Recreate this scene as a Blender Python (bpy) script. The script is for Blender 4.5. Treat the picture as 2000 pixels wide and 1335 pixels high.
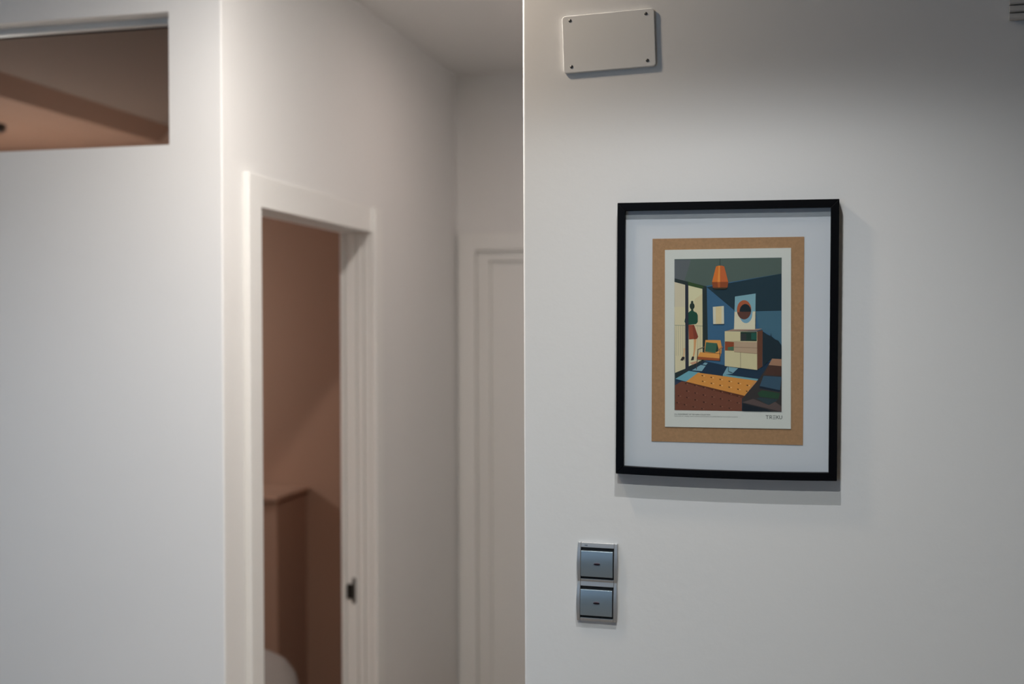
import bpy, bmesh, math, random
from mathutils import Vector, Matrix

for o in list(bpy.data.objects):
    bpy.data.objects.remove(o, do_unlink=True)
scene = bpy.context.scene
C = scene.collection
R = math.radians
random.seed(4)

# ------------------------------------------------------------------ camera
RW = 2.305                      # y of the wall that carries the picture
cam_d = bpy.data.cameras.new('camera')
cam = bpy.data.objects.new('camera', cam_d)
C.objects.link(cam)
cam_d.sensor_width = 36.0
cam_d.lens = 36.0 * 2350 / 2000
cam_d.clip_start = 0.05
cam.matrix_world = (Matrix.Translation((0, 0, 1.62)) @ Matrix.Rotation(R(13.4), 4, 'Z')
                    @ Matrix.Rotation(R(90 - 0.6), 4, 'X') @ Matrix.Rotation(R(-0.21), 4, 'Z'))
cam_d.dof.use_dof = True
cam_d.dof.focus_distance = 2.30
cam_d.dof.aperture_fstop = 2.0
scene.camera = cam

# ------------------------------------------------------------------ world, exposure
w = bpy.data.worlds.new('world')
scene.world = w
w.use_nodes = True
w.node_tree.nodes['Background'].inputs[0].default_value = (0.33, 0.62, 1.0, 1)
w.node_tree.nodes['Background'].inputs[1].default_value = 4.8
vs = scene.view_settings
vs.view_transform = 'Standard'
vs.look = 'None'
vs.gamma = 1.0
vs.use_curve_mapping = False
vs.exposure = 0.0

# lamps of the place plus two added fills: square ceiling downlights
# (x, y, watts, colour, half width of the square mouth, depth of the mouth, disc diameter, beam angle; 0 = plain diffuser)
LAMPS = {
    'near':  (-0.17, RW - 0.66, 57.0, (0.975, 0.985, 1.0), 0.0630, 0.075, 0.020, 110),
    'far':   (-0.36, RW - 1.40, 93.0, (0.965, 1.0, 0.97), 0.0875, 0.050, 0.020, 149),
    'left':  (-1.80, 1.55, 108.0, (0.73, 0.855, 1.0), 0.100, 0.050, 0.030, 140),  # added cool lamp that fills in light on the left wall
    'warm1':  (-0.93, 2.34, 24.6, (1.0, 0.94, 0.895), 0.070, 0.006, 0.100, 0),
    'warm2':  (-0.93, 1.93, 7.0, (1.0, 0.81, 0.615), 0.080, 0.006, 0.140, 0),
    'hall_fill':  (-0.78, 4.25, 2.8, (1.0, 0.81, 0.72), 0.060, 0.006, 0.060, 0),  # added out of sight to brighten the corridor end
}
LED = 5.0
BROWN_LAMP = (27.0, (0.98, 1.0, 0.97))
CEIL = 2.79
FZ = -0.06                      # finished floor level

# ------------------------------------------------------------------ materials
def lin(c):
    c = c / 255.0
    return c / 12.92 if c <= 0.04045 else ((c + 0.055) / 1.055) ** 2.4
def rgb(r, g, b, k=1.0):
    return (min(1, lin(r) * k), min(1, lin(g) * k), min(1, lin(b) * k), 1)

MATS = {}
def mat(name, col, rough=0.6, metal=0.0, bump=0.0, scale=60.0, var=0.0, spec=0.5, vscale=6.0, coat=0.0):
    if name in MATS:
        return MATS[name]
    m = bpy.data.materials.new(name)
    m.use_nodes = True
    nt = m.node_tree
    b = nt.nodes['Principled BSDF']
    b.inputs['Base Color'].default_value = col
    b.inputs['Roughness'].default_value = rough
    b.inputs['Metallic'].default_value = metal
    b.inputs['Specular IOR Level'].default_value = spec
    b.inputs['Coat Weight'].default_value = coat
    if bump or var:
        tc = nt.nodes.new('ShaderNodeTexCoord')
    if var:
        n2 = nt.nodes.new('ShaderNodeTexNoise')
        n2.inputs['Scale'].default_value = vscale
        n2.inputs['Detail'].default_value = 5
        nt.links.new(tc.outputs['Object'], n2.inputs['Vector'])
        mx = nt.nodes.new('ShaderNodeMix')
        mx.data_type = 'RGBA'
        mx.inputs['A'].default_value = tuple(min(1, c * (1 - var)) for c in col[:3]) + (1,)
        mx.inputs['B'].default_value = tuple(min(1, c * (1 + var)) for c in col[:3]) + (1,)
        nt.links.new(n2.outputs['Fac'], mx.inputs['Factor'])
        nt.links.new(mx.outputs['Result'], b.inputs['Base Color'])
    if bump:
        n = nt.nodes.new('ShaderNodeTexNoise')
        n.inputs['Scale'].default_value = scale
        n.inputs['Detail'].default_value = 4
        nt.links.new(tc.outputs['Object'], n.inputs['Vector'])
        bp = nt.nodes.new('ShaderNodeBump')
        bp.inputs['Strength'].default_value = bump
        bp.inputs['Distance'].default_value = 0.004
        nt.links.new(n.outputs['Fac'], bp.inputs['Height'])
        nt.links.new(bp.outputs['Normal'], b.inputs['Normal'])
    MATS[name] = m
    return m

def emit_mat(name, col, s):
    m = bpy.data.materials.new(name)
    m.use_nodes = True
    nt = m.node_tree
    nt.nodes.remove(nt.nodes['Principled BSDF'])
    e = nt.nodes.new('ShaderNodeEmission')
    e.inputs[0].default_value = tuple(col) + (1,)
    e.inputs[1].default_value = s
    nt.links.new(e.outputs[0], nt.nodes['Material Output'].inputs[0])
    return m

def glass_mat(name, tint=(1, 1, 1), ior=1.45):
    m = bpy.data.materials.new(name)
    m.use_nodes = True
    nt = m.node_tree
    nt.nodes.remove(nt.nodes['Principled BSDF'])
    t = nt.nodes.new('ShaderNodeBsdfTransparent')
    t.inputs[0].default_value = tuple(tint) + (1,)
    g = nt.nodes.new('ShaderNodeBsdfGlossy')
    g.inputs['Roughness'].default_value = 0.02
    # Schlick reflectance from the facing ratio, the same on both faces of the pane
    f = nt.nodes.new('ShaderNodeLayerWeight')
    f.inputs['Blend'].default_value = 0.5
    pw = nt.nodes.new('ShaderNodeMath'); pw.operation = 'POWER'; pw.inputs[1].default_value = 5.0
    f0 = ((ior - 1) / (ior + 1)) ** 2
    ma = nt.nodes.new('ShaderNodeMath'); ma.operation = 'MULTIPLY_ADD'
    ma.inputs[1].default_value = 1 - f0; ma.inputs[2].default_value = f0
    nt.links.new(f.outputs['Facing'], pw.inputs[0])
    nt.links.new(pw.outputs[0], ma.inputs[0])
    mx = nt.nodes.new('ShaderNodeMixShader')
    nt.links.new(ma.outputs[0], mx.inputs[0])
    nt.links.new(t.outputs[0], mx.inputs[1])
    nt.links.new(g.outputs[0], mx.inputs[2])
    nt.links.new(mx.outputs[0], nt.nodes['Material Output'].inputs[0])
    return m

def wood_floor_mat(name, c1, c2):
    m = bpy.data.materials.new(name)
    m.use_nodes = True
    nt = m.node_tree
    b = nt.nodes['Principled BSDF']
    b.inputs['Roughness'].default_value = 0.45
    tc = nt.nodes.new('ShaderNodeTexCoord')
    br = nt.nodes.new('ShaderNodeTexBrick')
    br.inputs['Scale'].default_value = 1.0
    br.inputs['Brick Width'].default_value = 1.2
    br.inputs['Row Height'].default_value = 0.14
    br.inputs['Mortar Size'].default_value = 0.002
    br.inputs['Color1'].default_value = c1
    br.inputs['Color2'].default_value = c2
    br.inputs['Mortar'].default_value = tuple(c * .4 for c in c1[:3]) + (1,)
    nt.links.new(tc.outputs['Object'], br.inputs['Vector'])
    nt.links.new(br.outputs['Color'], b.inputs['Base Color'])
    return m

M_WALL = mat('white_wall_paint', (0.80, 0.80, 0.79, 1), 0.75, bump=0.10, scale=55, var=0.012, vscale=3)
M_CEIL = mat('ceiling_paint', (0.78, 0.78, 0.77, 1), 0.85, bump=0.04, scale=40)
M_TRIM = mat('white_lacquer', (0.83, 0.83, 0.81, 1), 0.38)
M_DOOR = mat('white_door_lacquer', (0.84, 0.84, 0.82, 1), 0.45)
M_FAR = mat('grey_room_paint', (0.25, 0.25, 0.25, 1), 0.85)
M_BROWN = mat('clay_brown_paint', (0.36, 0.218, 0.155, 1), 0.85, bump=0.05, scale=50)
M_FLOOR = wood_floor_mat('oak_floor', (0.26, 0.20, 0.145, 1), (0.30, 0.23, 0.17, 1))
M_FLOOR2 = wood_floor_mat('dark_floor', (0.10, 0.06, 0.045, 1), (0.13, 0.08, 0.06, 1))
M_BLACK = mat('black_satin_wood', (0.0025, 0.0025, 0.0035, 1), 0.38, bump=0.04, scale=180, spec=0.12)
M_GAP = mat('dark_gap', (0.012, 0.012, 0.013, 1), 0.7)
M_MAT = mat('cool_white_board', (0.74, 0.77, 0.83, 1), 0.8)
M_PAPER = mat('poster_paper', (0.78, 0.80, 0.76, 1), 0.7)
M_KRAFT = mat('kraft_card', (0.46, 0.265, 0.135, 1), 0.85, var=0.22, vscale=220, bump=0.03, scale=300)
M_GLASS = glass_mat('picture_glass', (0.985, 0.99, 0.985))
M_GLASS2 = glass_mat('window_glass', (0.96, 0.96, 0.95), 1.3)
M_SILVER = mat('silver_plastic', (0.44, 0.45, 0.46, 1), 0.34, metal=0.55)
M_KEY = mat('blue_silver_plastic', (0.30, 0.37, 0.42, 1), 0.30, metal=0.55)
M_STEEL = mat('dark_steel', (0.16, 0.155, 0.145, 1), 0.42, metal=0.7)
M_SCREW = mat('zinc_screw', (0.16, 0.16, 0.15, 1), 0.45, metal=0.6)
M_PLATE = mat('white_plastic_plate', (0.79, 0.79, 0.77, 1), 0.42)
M_VENT = mat('grey_vent_paint', (0.56, 0.55, 0.53, 1), 0.5)
M_LENS = mat('dark_red_lens', (0.014, 0.005, 0.008, 1), 0.3)
M_LENSRIM = mat('pink_lens_rim', (0.24, 0.19, 0.23, 1), 0.5)
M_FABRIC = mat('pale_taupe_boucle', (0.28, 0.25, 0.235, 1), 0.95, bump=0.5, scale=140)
M_LAMPBLACK = mat('black_lamp_metal', (0.012, 0.012, 0.012, 1), 0.45)
M_CAN = mat('white_lamp_housing', (0.75, 0.75, 0.74, 1), 0.5)

# ------------------------------------------------------------------ mesh helpers
def box(bm, x0, x1, y0, y1, z0, z1):
    vs_ = [bm.verts.new((x, y, z)) for x in (x0, x1) for y in (y0, y1) for z in (z0, z1)]
    for f in ((0, 1, 3, 2), (4, 6, 7, 5), (0, 4, 5, 1), (2, 3, 7, 6), (0, 2, 6, 4), (1, 5, 7, 3)):
        bm.faces.new([vs_[i] for i in f])
    return vs_

def prism(bm, pts, a, b, axis='z'):
    """extrude a closed 2-D outline between a and b along an axis"""
    def p(u, v, t):
        return {'z': (u, v, t), 'y': (u, t, v), 'x': (t, u, v)}[axis]
    lo = [bm.verts.new(p(u, v, a)) for u, v in pts]
    hi = [bm.verts.new(p(u, v, b)) for u, v in pts]
    n = len(pts)
    bm.faces.new(lo)
    bm.faces.new(hi)
    for i in range(n):
        bm.faces.new((lo[i], lo[(i + 1) % n], hi[(i + 1) % n], hi[i]))

def lathe(bm, prof, seg=32, cx=0, cy=0):
    rings = []
    for r, z in prof:
        if r < 1e-6:
            rings.append([bm.verts.new((cx, cy, z))])
        else:
            rings.append([bm.verts.new((cx + r * math.cos(2 * math.pi * i / seg), cy + r * math.sin(2 * math.pi * i / seg), z)) for i in range(seg)])
    for a, b in zip(rings, rings[1:]):
        for i in range(seg):
            j = (i + 1) % seg
            if len(a) == 1 and len(b) == 1:
                continue
            if len(a) == 1:
                bm.faces.new((a[0], b[i], b[j]))
            elif len(b) == 1:
                bm.faces.new((a[i], a[j], b[0]))
            else:
                bm.faces.new((a[i], a[j], b[j], b[i]))

def obj(name, bm, m, parent=None, bevel=0.0, seg=2, smooth=False, loc=None, rot=None):
    bmesh.ops.recalc_face_normals(bm, faces=bm.faces)
    me = bpy.data.meshes.new(name)
    bm.to_mesh(me)
    bm.free()
    for mm in (m if isinstance(m, (list, tuple)) else [m]):
        me.materials.append(mm)
    o = bpy.data.objects.new(name, me)
    C.objects.link(o)
    if smooth:
        for p in me.polygons:
            p.use_smooth = True
    if bevel:
        b = o.modifiers.new('bevel', 'BEVEL')
        b.width = bevel
        b.segments = seg
        b.limit_method = 'ANGLE'
        b.angle_limit = R(40)
    if parent is not None:
        o.parent = parent
    if loc:
        o.location = loc
    if rot:
        o.rotation_euler = rot
    return o

def new():
    return bmesh.new()

def boxes(name, lst, m, parent=None, **k):
    bm = new()
    for b in lst:
        box(bm, *b)
    return obj(name, bm, m, parent, **k)

def thing(name, label, cat, loc=(0, 0, 0), rot=(0, 0, 0), group=None):
    o = bpy.data.objects.new(name, None)
    o.empty_display_size = 0.05
    C.objects.link(o)
    o.location = loc
    o.rotation_euler = rot
    o['label'] = label
    o['category'] = cat
    if group:
        o['group'] = group
    return o

def struct(o, label, cat):
    o['kind'] = 'structure'
    o['label'] = label
    o['category'] = cat
    return o

def empty_struct(name, label, cat, loc=(0, 0, 0)):
    o = thing(name, label, cat, loc)
    o['kind'] = 'structure'
    return o

# ------------------------------------------------------------------ the setting
XW = -1.536          # corridor face of the wall with the doorway
YL = 3.028           # room face of the left wall
YE = 5.35            # end wall of the corridor
XE = -0.526          # left edge of the picture wall
XB = -1.648          # brown-room face of the doorway wall
YBK = 5.00           # back wall of the brown room
XR, XL0, YB = 3.0, -4.2, -3.6

def rounded_outline(x0, y0, x1, y1, cx, cy, r, n=6):
    """rectangle outline with the one corner (cx, cy) rounded"""
    pts = []
    for (x, y) in ((x0, y0), (x1, y0), (x1, y1), (x0, y1)):
        if abs(x - cx) < 1e-9 and abs(y - cy) < 1e-9:
            sx = 1 if x == x0 else -1
            sy = 1 if y == y0 else -1
            ox, oy = x + sx * r, y + sy * r
            arc = []
            for i in range(n + 1):
                t = i / n * math.pi / 2
                arc.append((ox - sx * r * math.cos(t), oy - sy * r * math.sin(t)))
            prev = pts[-1] if pts else (x0, y1)
            d0 = math.hypot(arc[0][0] - prev[0], arc[0][1] - prev[1])
            d1 = math.hypot(arc[-1][0] - prev[0], arc[-1][1] - prev[1])
            pts += arc if d0 < d1 else arc[::-1]
        else:
            pts.append((x, y))
    return pts

# picture wall: a solid pier with a softly rounded plaster edge
bm = new()
prism(bm, rounded_outline(XE, RW, XR, YE + .15, XE, RW, 0.005), FZ, CEIL)
struct(obj('wall_right', bm, M_WALL), 'white plastered wall that carries the framed picture and switch', 'wall')

# left wall with the transom opening
TX0, TX1, TZ0, TZ1 = -2.80, -1.695, 2.135, 2.502
bm = new()
prism(bm, rounded_outline(TX1, YL, XW, YL + .07, XW, YL, 0.005), FZ, CEIL)
box(bm, XL0, TX0, YL, YL + .07, FZ, CEIL)
box(bm, TX0, TX1, YL, YL + .07, FZ, TZ0)
box(bm, TX0, TX1, YL, YL + .07, TZ1, CEIL)
struct(obj('wall_left', bm, M_WALL), 'white wall on the left with a high glazed opening', 'wall')

# brown lining of the little room behind it
bm = new()
Y0, Y1 = YL + .07, YL + .125
box(bm, TX1, XB - .02, Y0, Y1, FZ, 2.55)
box(bm, -3.75, TX0, Y0, Y1, FZ, 2.55)
box(bm, TX0, TX1, Y0, Y1, FZ, TZ0)
box(bm, TX0, TX1, Y0, Y1, TZ1, 2.55)
struct(obj('wall_front', bm, M_BROWN), 'brown inner face of the wall under the high opening', 'wall')

# doorway wall: white corridor side, brown inner side
DY0, DY1, DZ = 3.231, 4.196, 1.980        # clear opening
def holed(name, x0, x1, y0, y1, zt, m, pad):
    bm = new()
    box(bm, x0, x1, y0, DY0 - pad, FZ, zt)
    box(bm, x0, x1, DY1 + pad, y1, FZ, zt)
    box(bm, x0, x1, DY0 - pad, DY1 + pad, DZ + pad, zt)
    return obj(name, bm, m)
struct(holed('wall_middle', -1.590, XW, YL + .07, YE, CEIL, M_WALL, .025), 'white corridor wall with the open doorway in it', 'wall')
struct(holed('wall_inner', XB, -1.590, YL + .07, YBK, 2.55, M_BROWN, .025), 'brown inner face of the doorway wall', 'wall')

struct(boxes('wall_end', [(-1.590, -1.442, YE, YE + .15, FZ, CEIL), (-.638, XE, YE, YE + .15, FZ, CEIL), (-1.442, -.638, YE, YE + .15, 1.978, CEIL), (-1.442, -.638, YE + .055, YE + .15, FZ, 1.978)], M_WALL), 'white wall at the far end of the corridor', 'wall')
struct(boxes('wall_back', [(-3.75, XB, YBK, YBK + .08, FZ, 2.55)], M_BROWN), 'brown back wall seen through the doorway', 'wall')
struct(boxes('wall_side', [(-3.83, -3.75, YL + .07, YBK + .08, FZ, 2.55)], M_BROWN), 'brown side wall of the dim room', 'wall')
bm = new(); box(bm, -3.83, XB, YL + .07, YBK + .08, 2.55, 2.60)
struct(obj('ceiling_inner', bm, mat('shaded_brown_ceiling', (0.23, 0.172, 0.140, 1), 0.9)), 'brown ceiling seen through the high opening', 'ceiling')  # the ceiling's shade is put into a darker colour than the walls
bm = new(); prism(bm, [(-3.75, 2.55), (-3.75, 2.483), (-2.852, 2.483), (-2.782, 2.55)], YL + .125, YBK, 'y')
struct(obj('trim_1', bm, M_BROWN), 'dropped brown soffit along the ceiling of the dim room', 'soffit')
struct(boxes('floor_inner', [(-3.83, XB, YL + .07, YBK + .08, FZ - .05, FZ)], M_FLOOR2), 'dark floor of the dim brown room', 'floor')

# main room shell behind the camera
struct(boxes('floor', [(XL0 - .1, XR + .1, YB - .1, YL, FZ - .05, FZ), (XB, XE + .01, YL, YE + .1, FZ - .05, FZ)], M_FLOOR), 'oak plank floor', 'floor')
struct(boxes('ceiling', [(XL0 - .1, XR + .1, YB - .1, YE + .15, CEIL, CEIL + .08)], M_CEIL), 'white ceiling above corridor and room', 'ceiling')
struct(boxes('wall_far_left', [(XL0 - .1, XL0, YB, YL + .07, FZ, CEIL)], M_FAR), 'grey side wall of the room behind the viewer', 'wall')
struct(boxes('wall_far_right', [(XR, XR + .1, YB, RW + .1, FZ, CEIL)], M_FAR), 'grey wall at the right of the room', 'wall')
WX0, WX1, WZ0, WZ1 = -3.7, -1.8, 0.95, 2.15
bm = new()
box(bm, XL0 - .1, WX0, YB - .1, YB, FZ, CEIL); box(bm, WX1, XR + .1, YB - .1, YB, FZ, CEIL)
box(bm, WX0, WX1, YB - .1, YB, FZ, WZ0); box(bm, WX0, WX1, YB - .1, YB, WZ1, CEIL)
struct(obj('wall_rear', bm, M_FAR), 'grey wall behind the viewer with an added window', 'wall')
win = empty_struct('fill_window', 'unseen window added behind the viewer as cool fill light', 'window', (0, YB, 0))  # window added out of view to let in cool fill light
for nm, b in (('window_frame', (WX0, WX1, -.07, -.02, WZ0, WZ0 + .05)), ('window_frame', (WX0, WX1, -.07, -.02, WZ1 - .05, WZ1)),
              ('window_frame', (WX0, WX0 + .05, -.07, -.02, WZ0 + .05, WZ1 - .05)), ('window_frame', (WX1 - .05, WX1, -.07, -.02, WZ0 + .05, WZ1 - .05)),
              ('mullion', ((WX0 + WX1) / 2 - .025, (WX0 + WX1) / 2 + .025, -.07, -.02, WZ0 + .05, WZ1 - .05))):
    boxes(nm, [b], M_TRIM, win)
for a, b in ((WX0 + .05, (WX0 + WX1) / 2 - .025), ((WX0 + WX1) / 2 + .025, WX1 - .05)):
    boxes('pane', [(a, b, -.048, -.042, WZ0 + .05, WZ1 - .05)], M_GLASS2, win)
pl = bpy.data.lights.new('fill_window_portal', 'AREA'); pl.shape = 'RECTANGLE'
pl.size, pl.size_y = WX1 - WX0, WZ1 - WZ0
pl.cycles.is_portal = True
po = bpy.data.objects.new('fill_window_portal', pl); C.objects.link(po)
po.location = ((WX0 + WX1) / 2, YB - .11, (WZ0 + WZ1) / 2); po.rotation_euler = (R(90), 0, 0)

# ------------------------------------------------------------------ lamps on the ceiling
def downlight(name, label, key):
    x, y, watts, col, hw, depth, dia, beam = LAMPS[key]
    t = thing(name, label, 'lamp', (x, y, CEIL), group=None)
    th = .006
    top = .04
    h = top + depth
    hx = .036 if key == 'left' else hw        # narrow mouth keeps the added left-wall fill off the picture wall
    bm = new()
    box(bm, -hx - th, hx + th, -hw - th, -hw, -h, 0); box(bm, -hx - th, hx + th, hw, hw + th, -h, 0)
    box(bm, -hx - th, -hx, -hw, hw, -h, 0); box(bm, hx, hx + th, -hw, hw, -h, 0)
    obj('housing', bm, M_CAN, t)
    boxes('baffle', [(-hx, -hx + .002, -hw + .002, hw - .002, -h + .001, -top), (hx - .002, hx, -hw + .002, hw - .002, -h + .001, -top),
                     (-hx, hx, -hw, -hw + .002, -h + .001, -top), (-hx, hx, hw - .002, hw, -h + .001, -top),
                     (-hx, hx, -hw, hw, -top, -top + .004)], M_LAMPBLACK, t)
    bm = new(); lathe(bm, [(0, -top - .003), (dia / 2, -top - .003), (dia / 2, -top), (0, -top)], 24)
    obj('diffuser', bm, emit_mat('led_' + key, col, LED), t)
    if beam:
        L = bpy.data.lights.new('lamp_light', 'SPOT'); L.spot_size = R(beam); L.spot_blend = 1.0; L.shadow_soft_size = dia / 2
    else:
        L = bpy.data.lights.new('lamp_light', 'AREA'); L.shape = 'DISK'; L.size = dia
    L.energy = watts; L.color = col
    lo = bpy.data.objects.new('lamp_light', L); C.objects.link(lo); lo.parent = t
    lo.location = (0, 0, -top - .005)
    return t
downlight('ceiling_downlight', 'square white ceiling downlight just in front of the framed picture', 'near')
downlight('ceiling_downlight', 'square white ceiling downlight farther out from the picture wall', 'far')
downlight('ceiling_downlight', 'added white ceiling downlight that fills in light on the left wall', 'left')

downlight('ceiling_downlight', 'warm shallow ceiling lamp in the corridor just past the wall edge', 'warm1')
downlight('ceiling_downlight', 'warm shallow ceiling lamp just before the corridor', 'warm2')
downlight('ceiling_downlight', 'added warm shallow ceiling lamp, out of sight, brightening the corridor end', 'hall_fill')

# ------------------------------------------------------------------ transom window
t = empty_struct('window_1', 'long glazed opening high in the left wall showing a brown ceiling', 'window', (0, YL, 0))
fy0, fy1 = .062, .100
boxes('window_frame', [(TX0, TX1, fy0, fy1, TZ1 - .017, TZ1)], M_TRIM, t, bevel=.0015)
boxes('window_frame', [(TX0, TX1, fy0, fy1, TZ0, TZ0 + .004)], M_TRIM, t)
boxes('window_frame', [(TX1 - .004, TX1, fy0, fy1, TZ0 + .004, TZ1 - .017)], M_TRIM, t)
boxes('window_frame', [(TX0, TX0 + .012, fy0, fy1, TZ0 + .004, TZ1 - .017)], M_TRIM, t)
boxes('gasket', [(TX0 + .012, TX1 - .004, fy0 + .024, fy0 + .030, TZ1 - .020, TZ1 - .017)], M_GAP, t)
boxes('pane', [(TX0 + .012, TX1 - .004, fy0 + .024, fy0 + .030, TZ0 + .004, TZ1 - .020)], M_GLASS2, t)

# ------------------------------------------------------------------ doorway: casing, lining and the pocket door edge
CX = -1.514                       # face of the casing
d = empty_struct('door_1', 'white framed doorway with a sliding door pushed into the wall', 'doorway', (0, 0, 0))
boxes('casing', [(XW, CX, DY0 - .081, DY0, FZ, 2.070)], M_TRIM, d, bevel=.003)
boxes('casing', [(XW, CX, DY1, DY1 + .081, FZ, 2.070)], M_TRIM, d, bevel=.003)
boxes('head_casing', [(XW, XW + .006, DY0, DY1, DZ, 2.072)], M_TRIM, d, bevel=.002)
XJ = -1.656                      # inner edge of the lining
boxes('jamb', [(XJ, CX - .004, DY0 - .025, DY0 - .002, FZ, DZ + .02)], M_TRIM, d, bevel=.002)
# head lining in two strips with the track slot between
boxes('head_lining', [(-1.592, XW - .002, DY0 - .002, DY1 + .002, DZ + .003, DZ + .024)], M_TRIM, d, bevel=.001)
boxes('head_lining', [(XJ, -1.600, DY0 - .002, DY1 + .002, DZ + .001, DZ + .024)], M_TRIM, d, bevel=.001)
boxes('track', [(-1.600, -1.592, DY0 - .002, DY1 + .002, DZ + .016, DZ + .024)], M_GAP, d)
# far jamb strips and, flush between them, the leading edge of the sliding leaf
boxes('jamb', [(-1.561, XW - .001, DY1 + .002, DY1 + .024, FZ, DZ + .003)], M_TRIM, d, bevel=.002)
boxes('jamb', [(-1.590, -1.564, DY1 + .004, DY1 + .024, FZ, DZ + .003)], M_TRIM, d, bevel=.002)
boxes('jamb', [(XJ, -1.640, DY1 + .003, DY1 + .024, FZ, DZ + .001)], M_TRIM, d, bevel=.002)
leaf = boxes('sliding_leaf', [(-1.637, -1.593, DY1 + .005, DY1 + .74, FZ + .008, DZ + .016)], M_DOOR, d, bevel=.002)
bm = new()
box(bm, -1.613, -1.6000, DY1 + .0015, DY1 + .006, .606, .700)
lk = obj('lock_plate', bm, M_STEEL, leaf, bevel=.001)
bm = new()
box(bm, -1.633, -1.609, DY1 - .004, DY1 + .006, .624, .677)
lb = obj('lock_body', bm, mat('black_lock_metal', (.03, .028, .024, 1), .45, metal=.5), leaf, bevel=.002)
lk['label'] = 'dark steel lock plate on the door edge'

# ------------------------------------------------------------------ closed door at the corridor end
e = empty_struct('door_2', 'closed white door with stepped frame at the corridor end', 'door', (0, YE, 0))
EX0, EX1 = -1.520, -0.56
boxes('casing', [(EX0, EX0 + .080, -.026, 0, FZ, 2.062)], M_TRIM, e, bevel=.003)
boxes('casing', [(EX1 - .08, EX1, -.026, 0, FZ, 2.062)], M_TRIM, e, bevel=.003)
boxes('head_casing', [(EX0 + .08, EX1 - .08, -.026, 0, 1.980, 2.062)], M_TRIM, e, bevel=.003)
boxes('jamb', [(EX0 + .08, EX0 + .142, 0, .05, FZ, 1.980)], M_TRIM, e, bevel=.002)
boxes('jamb', [(EX1 - .142, EX1 - .08, 0, .05, FZ, 1.980)], M_TRIM, e, bevel=.002)
boxes('head_jamb', [(EX0 + .142, EX1 - .142, 0, .05, 1.933, 1.980)], M_TRIM, e, bevel=.002)
lf = boxes('door_leaf', [(EX0 + .1425, EX1 - .1425, .020, .055, FZ + .008, 1.932)], M_DOOR, e)
bm = new()
box(bm, EX1 - .215, EX1 - .175, .013, .020, .96, 1.10)
hp = obj('handle_plate', bm, M_SILVER, e, bevel=.002)
bm = new()
box(bm, EX1 - .202, EX1 - .188, -.022, .013, 1.035, 1.05); box(bm, EX1 - .31, EX1 - .188, -.035, -.022, 1.034, 1.051)
obj('handle', bm, M_SILVER, hp, bevel=.003)

# ------------------------------------------------------------------ dim brown room
hw_ = thing('low_cabinet', 'low brown box unit with a slab top against the brown back wall', 'cabinet', (0, 0, 0))
boxes('body', [(-2.95, -2.134, 4.685, YBK - .003, FZ, .895)], M_BROWN, hw_, bevel=.004)
boxes('top_slab', [(-2.95, -2.122, 4.668, YBK - .003, .899, .922)], M_BROWN, hw_, bevel=.004)
boxes('shade_strip', [(-2.948, -2.136, 4.687, YBK - .005, .8945, .8995)], M_GAP, hw_)  # near-black strip stands in for the shade under the slab overhang

p = thing('pouf', 'rounded pale taupe pouf on the floor of the dim room', 'pouf', (-2.035, 4.055, FZ))
bm = new()
prof = [(0, .0), (.20, .0), (.235, .03), (.252, .10), (.258, .22), (.252, .34), (.235, .405), (.205, .448), (.165, .472), (.10, .484), (0, .488)]
lathe(bm, prof, 40)
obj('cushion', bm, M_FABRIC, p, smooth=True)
bm = new()
lathe(bm, [(.2585, .216), (.262, .22), (.2585, .224), (.254, .22), (.2585, .216)], 40)
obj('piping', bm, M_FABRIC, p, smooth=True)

sp = thing('pendant_lamp', 'black pendant lamp hanging from the brown soffit', 'lamp', (-3.283, 4.39, 2.483))
bm = new(); lathe(bm, [(0, 0), (.062, 0), (.062, -.024), (.054, -.030), (0, -.030)], 32)
obj('canopy', bm, M_LAMPBLACK, sp)
bm = new(); lathe(bm, [(0, -.029), (.003, -.029), (.003, -.735), (0, -.735)], 10)
obj('cord', bm, M_LAMPBLACK, sp)
bm = new(); lathe(bm, [(0, -.73), (.018, -.732), (.020, -.775), (0, -.775)], 20)
obj('socket', bm, M_LAMPBLACK, sp)
bm = new(); bmesh.ops.create_uvsphere(bm, u_segments=20, v_segments=12, radius=.035)
obj('bulb', bm, emit_mat('bulb_brown_room', BROWN_LAMP[1], BROWN_LAMP[0] / (4 * math.pi ** 2 * .035 ** 2)), sp, smooth=True, loc=(0, 0, -.807))

# ------------------------------------------------------------------ framed picture
FW, FH, BW = .409, .517, .0150
FD = .022
pic = thing('picture_frame', 'black framed poster of a retro living room on the white wall', 'picture',
            (-.134, RW, 1.600), (0, R(0.55), 0))
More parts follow.
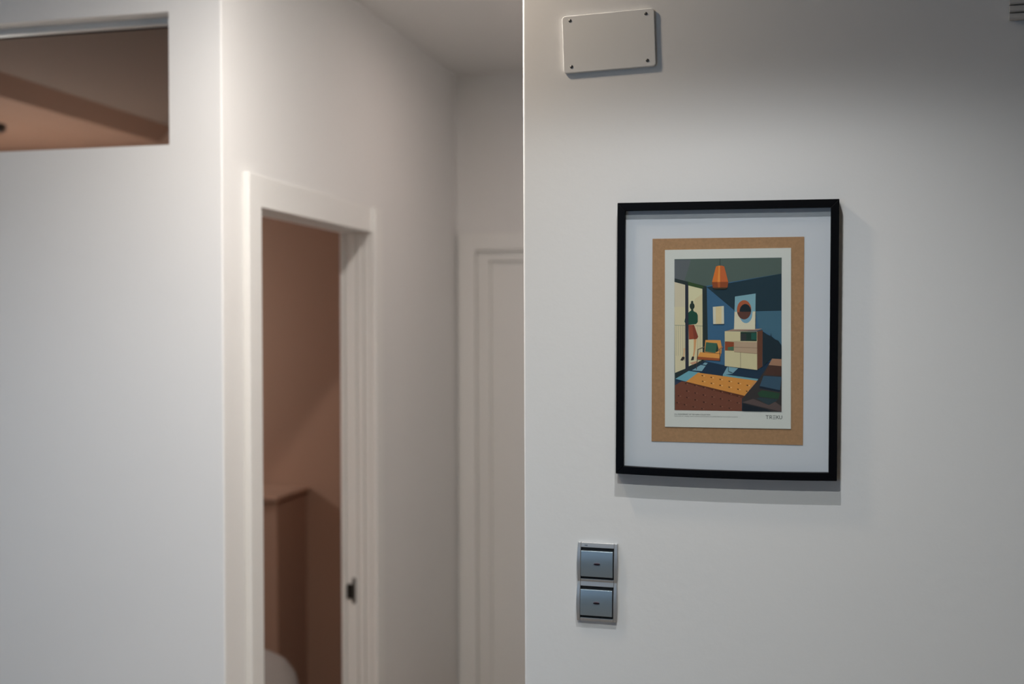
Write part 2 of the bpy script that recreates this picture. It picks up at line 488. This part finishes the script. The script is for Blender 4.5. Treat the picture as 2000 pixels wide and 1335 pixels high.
# local frame: x right, z up, wall at y = 0, front at y = -FD
def bow(u):                       # the bottom rail sags a little in the middle
    return -.0028 * (1 - (2 * u / FW) ** 2)
N = 12
def rail(side):
    bm = new()
    hw, hh = FW / 2, FH / 2
    secs = []
    for i in range(N + 1):
        s = -1 + 2 * i / N
        if side in ('top', 'bottom'):
            sg = 1 if side == 'top' else -1
            uo = s * hw; ui = s * (hw - BW)
            so = bow(uo) if side == 'bottom' else 0
            secs.append(((uo, sg * hh + so), (ui, sg * (hh - BW) + so)))
        else:
            sg = 1 if side == 'right' else -1
            secs.append(((sg * hw, s * hh), (sg * (hw - BW), s * (hh - BW))))
    rows = []
    for (o_, i_) in secs:
        rows.append([bm.verts.new((o_[0], -.001, o_[1])), bm.verts.new((o_[0], -FD, o_[1])),
                     bm.verts.new((i_[0], -FD, i_[1])), bm.verts.new((i_[0], -.001, i_[1]))])
    for a, b in zip(rows, rows[1:]):
        for k in range(4):
            bm.faces.new((a[k], a[(k + 1) % 4], b[(k + 1) % 4], b[k]))
    bm.faces.new(rows[0]); bm.faces.new(rows[-1])
    return obj('frame_bar', bm, M_BLACK, pic, bevel=.0009)
for s in ('top', 'bottom', 'left', 'right'):
    rail(s)
iw, ih = FW / 2 - BW, FH / 2 - BW
boxes('mount_board', [(-iw - .003, iw + .003, -.0100, -.002, -ih - .004, ih + .003)], M_MAT, pic)
boxes('glass', [(-iw - .003, iw + .003, -.0155, -.0140, -ih - .004, ih + .003)], M_GLASS, pic)
kr = boxes('kraft_card', [(-.1405, .1405, -.0109, -.0100, -.1930, .1930)], M_KRAFT, pic,
           loc=(.0025, 0, -.0025), rot=(0, R(-.12), 0))
kr['label'] = 'brown kraft card behind the poster'
PW, PH = .2335, .3360
post = boxes('poster', [(-PW / 2, PW / 2, -.0122, -.0112, -PH / 2, PH / 2)], M_PAPER, pic, loc=(.0035, 0, .0015), rot=(0, R(-.42), 0))
post['label'] = 'white poster sheet with printed illustration'

# ---- the printed illustration, drawn as flat ink shapes on the sheet
ART_L, ART_R, ART_T, ART_B = 1317.0, 1527.0, 504.0, 803.0       # extent of the drawing in its own units
AW, AH = .1985, .2865
AX0, AZ1 = -PW / 2 + .0180, PH / 2 - .0177
KINK = 1.30
ink = new()
ink_slots = []
layer = [0]
def ink_mat(c):
    nm = 'ink_%d_%d_%d' % c
    if nm not in MATS:
        mat(nm, rgb(*c, KINK), .65, spec=0.3)
    m = MATS[nm]
    if m not in ink_slots:
        ink_slots.append(m)
    return ink_slots.index(m)
def draw(pts, c):
    layer[0] += 1
    y = -.01222 - layer[0] * 6e-6
    vsx = []
    for x, yy in pts:
        x = min(max(x, ART_L), ART_R); yy = min(max(yy, ART_T), ART_B)
        vsx.append(ink.verts.new((AX0 + (x - ART_L) / (ART_R - ART_L) * AW, y, AZ1 - (yy - ART_T) / (ART_B - ART_T) * AH)))
    f = ink.faces.new(vsx)
    f.material_index = ink_mat(c)
    f.normal_update()
    if f.normal.y > 0:
        f.normal_flip()
def A(*p): return [(1290 + x / 7.026, 470 + y / 7.026) for x, y in p]
def B(*p): return [(1290 + x / 6.674, 650 + y / 6.674) for x, y in p]
def line(p, q, wd, c):
    (x0, y0), (x1, y1) = p, q
    l = math.hypot(x1 - x0, y1 - y0); nx, ny = -(y1 - y0) / l * wd / 2, (x1 - x0) / l * wd / 2
    draw([(x0 + nx, y0 + ny), (x1 + nx, y1 + ny), (x1 - nx, y1 - ny), (x0 - nx, y0 - ny)], c)
def ell(cx, cy, rx, ry, c, n=28, a0=0, a1=360):
    draw([(cx + rx * math.cos(R(a0 + (a1 - a0) * i / n)), cy + ry * math.sin(R(a0 + (a1 - a0) * i / n))) for i in range(n + (a1 - a0 < 360))], c)
draw([(ART_L, ART_T), (ART_R, ART_T), (ART_R, ART_B), (ART_L, ART_B)], (82, 97, 91))
draw(A((190, 250), (420, 250), (330, 545), (190, 510)), (92, 98, 102))
draw(A((600, 620), (1660, 458)) + B((1584, 560), (600, 560)), (58, 98, 130))
draw(A((640, 632), (1660, 458), (1660, 962), (1030, 975), (1010, 945)), (28, 52, 64))
draw(A((1312, 970), (1660, 962)) + B((1584, 165), (1480, 60), (1400, 0), (1300, -40)), (66, 104, 124))
draw(B((188, 600), (560, 365), (850, 425), (1300, 470), (1400, 380), (1584, 330), (1584, 1022), (188, 1022)), (26, 50, 72))
draw(A((190, 505), (640, 622)) + B((622, 90), (560, 382), (190, 607)), (36, 48, 50))
draw(A((380, 552), (600, 620), (580, 655), (380, 606)), (48, 74, 40))
draw(A((190, 556), (342, 598)) + B((326, 470), (188, 527)), (200, 190, 166))
draw(A((190, 900), (342, 905)) + B((326, 470), (188, 527)), (206, 196, 164))
draw(A((382, 606), (580, 656)) + B((555, 352), (370, 440)), (210, 204, 168))
draw(A((470, 800), (580, 720)) + B((555, 352), (450, 400)), (206, 194, 156))
RAIL = (122, 128, 112)
line(A((195, 1158))[0], A((340, 1160))[0], .9, RAIL)
line(A((480, 1165))[0], A((582, 1168))[0], .9, RAIL)
for x in (212, 242, 274, 305, 330, 515, 548):
    line(A((x, 1160))[0], B((x / 7.026 * 6.674, 300))[0], .55, (150, 150, 128))
ell(*A((437, 893))[0], 4.9, 6.6, (34, 48, 42)); ell(*A((437, 838))[0], 2.4, 2.6, (34, 48, 42))
draw(A((425, 930), (452, 930), (458, 968), (418, 968)), (40, 52, 44))
draw(B((438, 82), (472, 82), (462, 190), (448, 280), (440, 318), (424, 318), (436, 230)), (205, 152, 104))
draw(B((300, 200), (326, 200), (312, 318), (296, 318)), (205, 170, 130))
draw(A((432, 950), (400, 968), (384, 985), (338, 1065), (330, 1110), (345, 1132), (384, 1132), (386, 1152), (492, 1142), (516, 1112), (516, 1020), (500, 985), (462, 965)), (24, 72, 56))
draw(A((386, 1152), (465, 1152), (522, 1318)) + B((478, 78), (372, 86)), (148, 72, 50))
draw(A((440, 1152), (465, 1152), (522, 1318)) + B((478, 78), (440, 84)), (126, 58, 42))
draw(B((258, 360), (285, 312), (316, 316), (314, 380), (308, 345), (290, 366)), (48, 42, 42))
draw(B((398, 362), (414, 310), (442, 312), (436, 356)), (48, 42, 42))
draw(B((380, 395), (460, 372), (500, 385), (420, 420)), (196, 150, 120))
draw(A((340, 590), (384, 602)) + B((370, 490), (326, 490)), (38, 42, 56))
LB = (122, 162, 176)
draw(B((415, 492), (530, 420), (594, 432), (545, 502)), LB)
draw(B((553, 412), (582, 388), (622, 394), (600, 422)), LB)
draw(B((818, 552), (880, 440), (1022, 460), (945, 532)), LB)
draw(B((192, 606), (370, 500), (520, 520), (340, 642)), (106, 162, 176))
draw(B((820, 540), (1282, 600), (1268, 624), (820, 565)), (106, 158, 170))
draw(B((495, 522), (1268, 622), (1130, 828), (335, 642)), (208, 142, 68))
draw(B((1235, 618), (1268, 622), (1130, 828), (1108, 818)), (196, 138, 84))
draw(B((188, 640), (275, 642), (188, 695)), (48, 58, 78))
draw(B((188, 692), (272, 640), (335, 642), (1130, 826), (1070, 852), (1070, 1020), (188, 1020)), (112, 66, 50))
draw(B((335, 642), (1130, 826), (1075, 850), (335, 660)), (92, 50, 34))
top_d = [(550, 560), (668, 583), (785, 608), (905, 632), (1025, 657), (1140, 682), (555, 635), (670, 660), (785, 685), (903, 708), (1018, 735), (1132, 760)]
fr_d = [(330, 668), (450, 692), (565, 718), (680, 745), (790, 770), (905, 795), (1010, 825), (345, 765), (455, 790), (565, 815), (680, 838), (790, 862), (900, 885), (1010, 912),
        (235, 830), (345, 850), (455, 880), (570, 908), (680, 935), (790, 962), (905, 985), (215, 920), (315, 945), (430, 972), (545, 995)]
for x, y in top_d:
    draw(B((x - 14, y - 4), (x + 4, y - 8), (x + 12, y + 2), (x, y + 10)), (92, 54, 26))
    draw(B((x + 14, y + 2), (x + 30, y - 2), (x + 38, y + 10), (x + 20, y + 12)), (232, 182, 118))
for x, y in fr_d:
    draw(B((x - 12, y - 4), (x + 4, y - 8), (x + 10, y + 2), (x, y + 8)), (58, 32, 24))
    draw(B((x + 14, y + 2), (x + 28, y - 2), (x + 36, y + 8), (x + 20, y + 10)), (140, 94, 74))
draw(B((1340, 430), (1338, -20), (1400, 22), (1440, 40), (1445, 0), (1452, 45), (1500, 85), (1540, 100), (1584, 165), (1584, 335), (1460, 332)), (24, 42, 52))
draw(B((1075, 855), (1285, 605), (1410, 420), (1584, 330), (1584, 1022), (1075, 1022)), (54, 50, 50))
draw(B((1415, 416), (1460, 332), (1584, 340), (1584, 430)), (158, 120, 96))
draw(B((1350, 545), (1415, 420), (1584, 430), (1584, 556)), (74, 50, 42))
draw(B((1300, 690), (1350, 558), (1584, 570), (1562, 742)), (55, 82, 102))
draw(B((1300, 690), (1562, 742), (1556, 766), (1296, 718)), (18, 34, 50))
draw(B((1270, 782), (1330, 745), (1562, 782), (1540, 856), (1300, 832)), (38, 70, 50))
draw(B((1255, 850), (1310, 838), (1540, 862), (1500, 892), (1412, 935)), (44, 60, 66))
draw(B((1215, 858), (1420, 936), (1500, 893), (1584, 952), (1584, 1022), (1500, 1002), (1075, 905)), (88, 74, 72))
draw(B((1075, 915), (1400, 992), (1460, 1022), (1075, 1022)), (20, 30, 40))
# armchair
draw(B((590, 92), (790, 94), (806, 180), (800, 272), (578, 252)), (214, 150, 78))
draw(B((600, 122), (748, 135), (722, 262), (584, 246)), (56, 98, 80))
draw(B((745, 135), (770, 230), (724, 258)), (32, 60, 46))
draw(B((520, 252), (795, 276), (782, 334), (490, 312)), (216, 150, 76))
draw(B((490, 312), (782, 334), (775, 364), (485, 348)), (150, 78, 44))
CH = (70, 60, 56)
line(B((492, 214))[0], B((472, 480))[0], 1.3, CH); line(B((490, 216))[0], B((580, 182))[0], 1.4, (110, 98, 88))
line(B((782, 200))[0], B((782, 372))[0], 1.3, CH); line(B((758, 224))[0], B((822, 180))[0], 1.6, (150, 106, 92))
# small wall picture, cabinet and leaning print
draw(A((725, 905), (877, 893), (880, 1140), (730, 1142)), (206, 202, 182))
draw(A((766, 903), (846, 897), (846, 1138), (766, 1140)), (212, 194, 150))
line(A((728, 1146))[0], A((882, 1146))[0], .8, (36, 52, 62))
draw(A((888, 1242), (1020, 1208), (1405, 1208), (1332, 1232)), (156, 128, 112))
CRM = (202, 192, 154)
draw(B((845, -22), (1266, -18), (1268, 482), (845, 432)), CRM)
draw(B((1266, -20), (1338, -38), (1336, 438), (1268, 478)), (100, 62, 46))
draw(B((1050, -14), (1262, -14), (1262, 108), (1050, 106)), (28, 54, 46))
draw(B((1055, 10), (1125, 10), (1125, 104), (1055, 102)), (50, 54, 54))
draw(B((1190, 0), (1258, 0), (1258, 90), (1190, 84)), (30, 84, 72))
draw(B((848, 112), (966, 118), (966, 234), (848, 230)), (140, 70, 42))
draw(B((885, 186), (962, 178), (962, 232), (885, 224)), (72, 106, 82))
draw(B((968, 114), (1266, 120), (1267, 272), (968, 246)), (178, 153, 128))
line(B((968, 184))[0], B((1266, 196))[0], .8, (128, 108, 90))
line(B((968, 248))[0], B((1266, 272))[0], .6, (128, 108, 90))
line(B((1051, 250))[0], B((1051, 456))[0], .7, (110, 98, 76))
line(B((845, 112))[0], B((1050, 108))[0], .6, (150, 136, 110))
line(B((890, 436))[0], B((892, 502))[0], .9, (28, 36, 40)); line(B((892, 502))[0], B((948, 520))[0], .9, (28, 36, 40))
draw(A((1030, 765), (1320, 724), (1311, 1216), (1018, 1216)), (212, 205, 180))
draw(A((1030, 765), (1320, 724), (1315, 970), (1024, 976)), (124, 166, 178))
line(A((1316, 726))[0], A((1310, 1214))[0], 1.0, (40, 58, 66))
ell(*A((1180, 1006))[0], 12.5, 17.8, (118, 160, 182))
ell(*A((1180, 990))[0], 13.2, 15.0, (124, 166, 178), a0=180, a1=360)
ell(*A((1155, 948))[0], 14.0, 18.8, (92, 58, 50))
ell(*A((1155, 948))[0], 14.0, 18.8, (166, 88, 56), a0=165, a1=365)
ell(*A((1172, 975))[0], 11.4, 15.2, (24, 36, 42), a0=180, a1=360)
# pendant lamp
line(A((825, 240))[0], A((825, 350))[0], .8, (40, 52, 46))
draw(A((768, 350), (800, 338), (850, 338), (882, 350), (938, 562), (714, 562)), (208, 114, 46))
draw(A((825, 338), (850, 338), (882, 350), (938, 562), (825, 562)), (190, 98, 52))
draw(A((805, 340), (825, 338), (825, 562), (790, 562)), (220, 140, 62))
draw(A((714, 562), (938, 562), (928, 640), (724, 640)), (138, 70, 38))
draw(A((790, 562), (825, 562), (825, 640), (795, 640)), (176, 92, 44))
draw(A((724, 640), (928, 640), (900, 662), (748, 662)), (62, 50, 34))
me = bpy.data.meshes.new('illustration')
ink.to_mesh(me); ink.free()
for m in ink_slots:
    me.materials.append(m)
art = bpy.data.objects.new('illustration', me); C.objects.link(art); art.parent = post
art['label'] = 'flat retro print of an armchair, cabinet and woman by a window'

M_INK = mat('ink_text', (.035, .045, .042, 1), .6)
M_INK2 = mat('ink_text_light', (.11, .12, .115, 1), .6)
def text(name, s, x, z, width, height, m, bold=0.0):
    cu = bpy.data.curves.new(name, 'FONT')
    cu.body = s
    cu.size = 1
    cu.offset = bold
    tmp = bpy.data.objects.new(name, cu); C.objects.link(tmp)
    dg = bpy.context.evaluated_depsgraph_get()
    mesh = bpy.data.meshes.new_from_object(tmp.evaluated_get(dg))
    bpy.data.objects.remove(tmp, do_unlink=True)
    xs = [v.co.x for v in mesh.vertices]; ys = [v.co.y for v in mesh.vertices]
    sx = width / (max(xs) - min(xs)); sy = height / (max(ys) - min(ys))
    x0, y0 = min(xs), min(ys)
    for v in mesh.vertices:
        v.co = Vector(((v.co.x - x0) * sx + x, -.01226, (v.co.y - y0) * sy + z))
    mesh.name = name
    mesh.materials.clear(); mesh.materials.append(m)
    o = bpy.data.objects.new(name, mesh); C.objects.link(o); o.parent = post
    return o
px = AW / 210.0
zt = AZ1 - AH
text('caption', '21st ANNIVERSARY OF THE AURA COLLECTION', AX0, zt - 9.2 * px, 71 * px, 2.6 * px, M_INK, .012)
text('caption', 'DESIGNED BY ANGEL MARTI & ENRIQUE DELAMO, ILLUSTRATED BY RICCARDO GUASCO', AX0, zt - 13.2 * px, 125 * px, 2.4 * px, M_INK2)
# wordmark T R E(three bars) K U
bm = new()
lx, lz, lh = AX0 + 179.5 * px, zt - 14.6 * px, 7.2 * px
st = .95 * px
def bar2(x0, z0, x1, z1, wd=st):
    dx, dz = x1 - x0, z1 - z0; l = math.hypot(dx, dz); nx, nz = -dz / l * wd / 2, dx / l * wd / 2
    bm.faces.new([bm.verts.new((lx + a, -.01226, lz + b)) for a, b in ((x0 + nx, z0 + nz), (x1 + nx, z1 + nz), (x1 - nx, z1 - nz), (x0 - nx, z0 - nz))])
u = px
bar2(0, lh - st / 2, 6 * u, lh - st / 2); bar2(3 * u, 0, 3 * u, lh - st)
rx = 8 * u
bar2(rx, 0, rx, lh); bar2(rx + st / 2, lh - st / 2, rx + 3 * u, lh - st / 2); bar2(rx + st / 2, lh * .45, rx + 3 * u, lh * .45)
bar2(rx + 3.3 * u, lh - st * .6, rx + 3.3 * u, lh * .45 + st * .1); bar2(rx + 1.8 * u, lh * .42, rx + 3.9 * u, 0)
ex = 13.6 * u
for q in (st / 2, lh / 2, lh - st / 2):
    bar2(ex, q, ex + 5.6 * u, q, st * .9)
kx = 21 * u
bar2(kx, 0, kx, lh); bar2(kx + .5 * u, lh * .46, kx + 3.8 * u, lh); bar2(kx + 1.4 * u, lh * .52, kx + 4.2 * u, 0)
ux = 26.6 * u
bar2(ux, lh * .3, ux, lh); bar2(ux + 4.6 * u, lh * .3, ux + 4.6 * u, lh)
for i in range(8):
    a0, a1 = math.pi + i / 8 * math.pi, math.pi + (i + 1) / 8 * math.pi
    bar2(ux + 2.3 * u + 2.3 * u * math.cos(a0), lh * .32 + 1.9 * u * math.sin(a0), ux + 2.3 * u + 2.3 * u * math.cos(a1), lh * .32 + 1.9 * u * math.sin(a1))
wm = obj('wordmark', bm, M_INK, post)
wm['label'] = 'thin black wordmark printed at the poster foot'

# ------------------------------------------------------------------ blank cover plate with four screws
PWd, PHt, PD, PR = .1790, .1105, .0072, .0065
cp = thing('cover_plate', 'white blank cover plate with four corner screws high on the wall', 'cover plate', (-.3548, RW, 2.1730), (0, R(-1.75), 0))
bm = new()
pts = []
for cx_, cz_, a0 in ((1, 1, 0), (-1, 1, 90), (-1, -1, 180), (1, -1, 270)):
    for i in range(7):
        a = R(a0 + i * 15)
        pts.append((cx_ * (PWd / 2 - PR) + PR * math.cos(a), cz_ * (PHt / 2 - PR) + PR * math.sin(a)))
prism(bm, pts, -PD, -.0005, 'y')
obj('plate', bm, M_PLATE, cp, bevel=.0016, seg=3)
bm = new()
prism(bm, [(x * .955, z * .93) for x, z in pts], -.002, 0, 'y')
obj('back_box', bm, M_PLATE, cp)
for sx, sz in ((-.0735, .0455), (.0735, .0455), (-.0735, -.0435), (.0735, -.0435)):
    bm = new()
    lathe(bm, [(0, .0018), (.0012, .0018), (.0028, .0012), (.0034, 0), (0, 0)], 16)
    s_ = obj('screw', bm, M_SCREW, cp, smooth=False, loc=(sx, -PD + .0002, sz), rot=(R(90), 0, 0))
    bm = new()
    box(bm, -.0026, .0026, -.0005, .0005, .00135, .0019)
    obj('slot', bm, M_GAP, s_, rot=(0, 0, R(random.uniform(0, 180))))

# ------------------------------------------------------------------ double light switch
SW, SH = .0795, .1525
sw = thing('light_switch', 'silver double rocker light switch below the framed picture', 'light switch', (-.3800, RW, 1.1305), (0, R(1.0), 0))
def depth(z):                     # two gently bulging modules
    h = SH / 2
    q = (z if z >= 0 else z + h) / h          # 0..1 within a module
    return .0060 + .0050 * math.sin(math.pi * min(max(q, 0), 1)) ** .8
def waist(z):
    h = SH / 2
    q = (z if z >= 0 else z + h) / h
    return SW / 2 - .0010 + .0010 * math.sin(math.pi * q)
mods = ((.0055, .0665), (-.0700, -.0085))      # z range of each rocker opening
ow = .0325
def slab(bm, xf0, xf1, z0, z1, n, back=0.0, lift=0.0):
    rows = []
    for i in range(n + 1):
        z = z0 + (z1 - z0) * i / n
        dd = depth(z) + lift
        rows.append([bm.verts.new((xf0(z), -back, z)), bm.verts.new((xf0(z), -dd, z)), bm.verts.new((xf1(z), -dd, z)), bm.verts.new((xf1(z), -back, z))])
    for a, b in zip(rows, rows[1:]):
        for k in range(4):
            bm.faces.new((a[k], a[(k + 1) % 4], b[(k + 1) % 4], b[k]))
    bm.faces.new(rows[0]); bm.faces.new(rows[-1])
bm = new()
slab(bm, lambda z: -waist(z), lambda z: -ow, -SH / 2, SH / 2, 40)
slab(bm, lambda z: ow, lambda z: waist(z), -SH / 2, SH / 2, 40)
slab(bm, lambda z: -ow, lambda z: ow, mods[0][1], SH / 2, 6)
slab(bm, lambda z: -ow, lambda z: ow, mods[1][1], mods[0][0], 8)
slab(bm, lambda z: -ow, lambda z: ow, -SH / 2, mods[1][0], 5)
obj('faceplate', bm, M_SILVER, sw, bevel=.0009)
bm = new(); box(bm, -.0255, -.0195, -.0085, -.0072, .0711, .0717)
obj('brand_mark', bm, mat('grey_print', (.16, .16, .17, 1), .5), sw)
for z0, z1 in mods:
    boxes('recess', [(-ow + .0002, ow - .0002, -.0045, -.001, z0 + .0002, z1 - .0002)], M_GAP, sw)
    bm = new()
    a0, a1 = z0 + .0048, z1 - .0062
    slab(bm, lambda z: -ow + .0006, lambda z: ow - .0018, a0, a1, 16, back=.0045, lift=.0012)
    k = obj('rocker', bm, M_KEY, sw, bevel=.0008)
    zc = (a0 + a1) / 2
    dy = -depth(zc) - .0012
    bm = new()
    prism(bm, [(.0064 * math.cos(2 * math.pi * i / 24), zc + .0017 * math.sin(2 * math.pi * i / 24)) for i in range(24)], dy - .0007, dy + .001, 'y')
    obj('indicator', bm, M_LENS, k)
    bm = new()
    prism(bm, [(.0058 * math.cos(2 * math.pi * i / 24), zc + .0022 + .0009 * math.sin(2 * math.pi * i / 24)) for i in range(24)], dy - .0003, dy + .001, 'y')
    obj('indicator_rim', bm, M_LENSRIM, k)

# ------------------------------------------------------------------ slatted vent at the right edge
v = thing('wall_vent', 'grey slatted air vent at the top right of the picture wall', 'vent', (.366, RW, 2.167))
VW = .30
boxes('back_panel', [(.002, VW - .002, -.004, -.0005, .002, .150)], M_GAP, v)
proto = None
for i in range(11):
    if proto is None:
        bm = new()
        prism(bm, [(-.004, .0), (-.0105, .0006), (-.0115, .003), (-.0085, .0118), (-.004, .0118)], .0, VW, 'x')
        proto = obj('slat', bm, M_VENT, v, loc=(0, 0, .0))
    else:
        s_ = proto.copy(); C.objects.link(s_); s_.parent = v; s_.location = (0, 0, i * .0137)
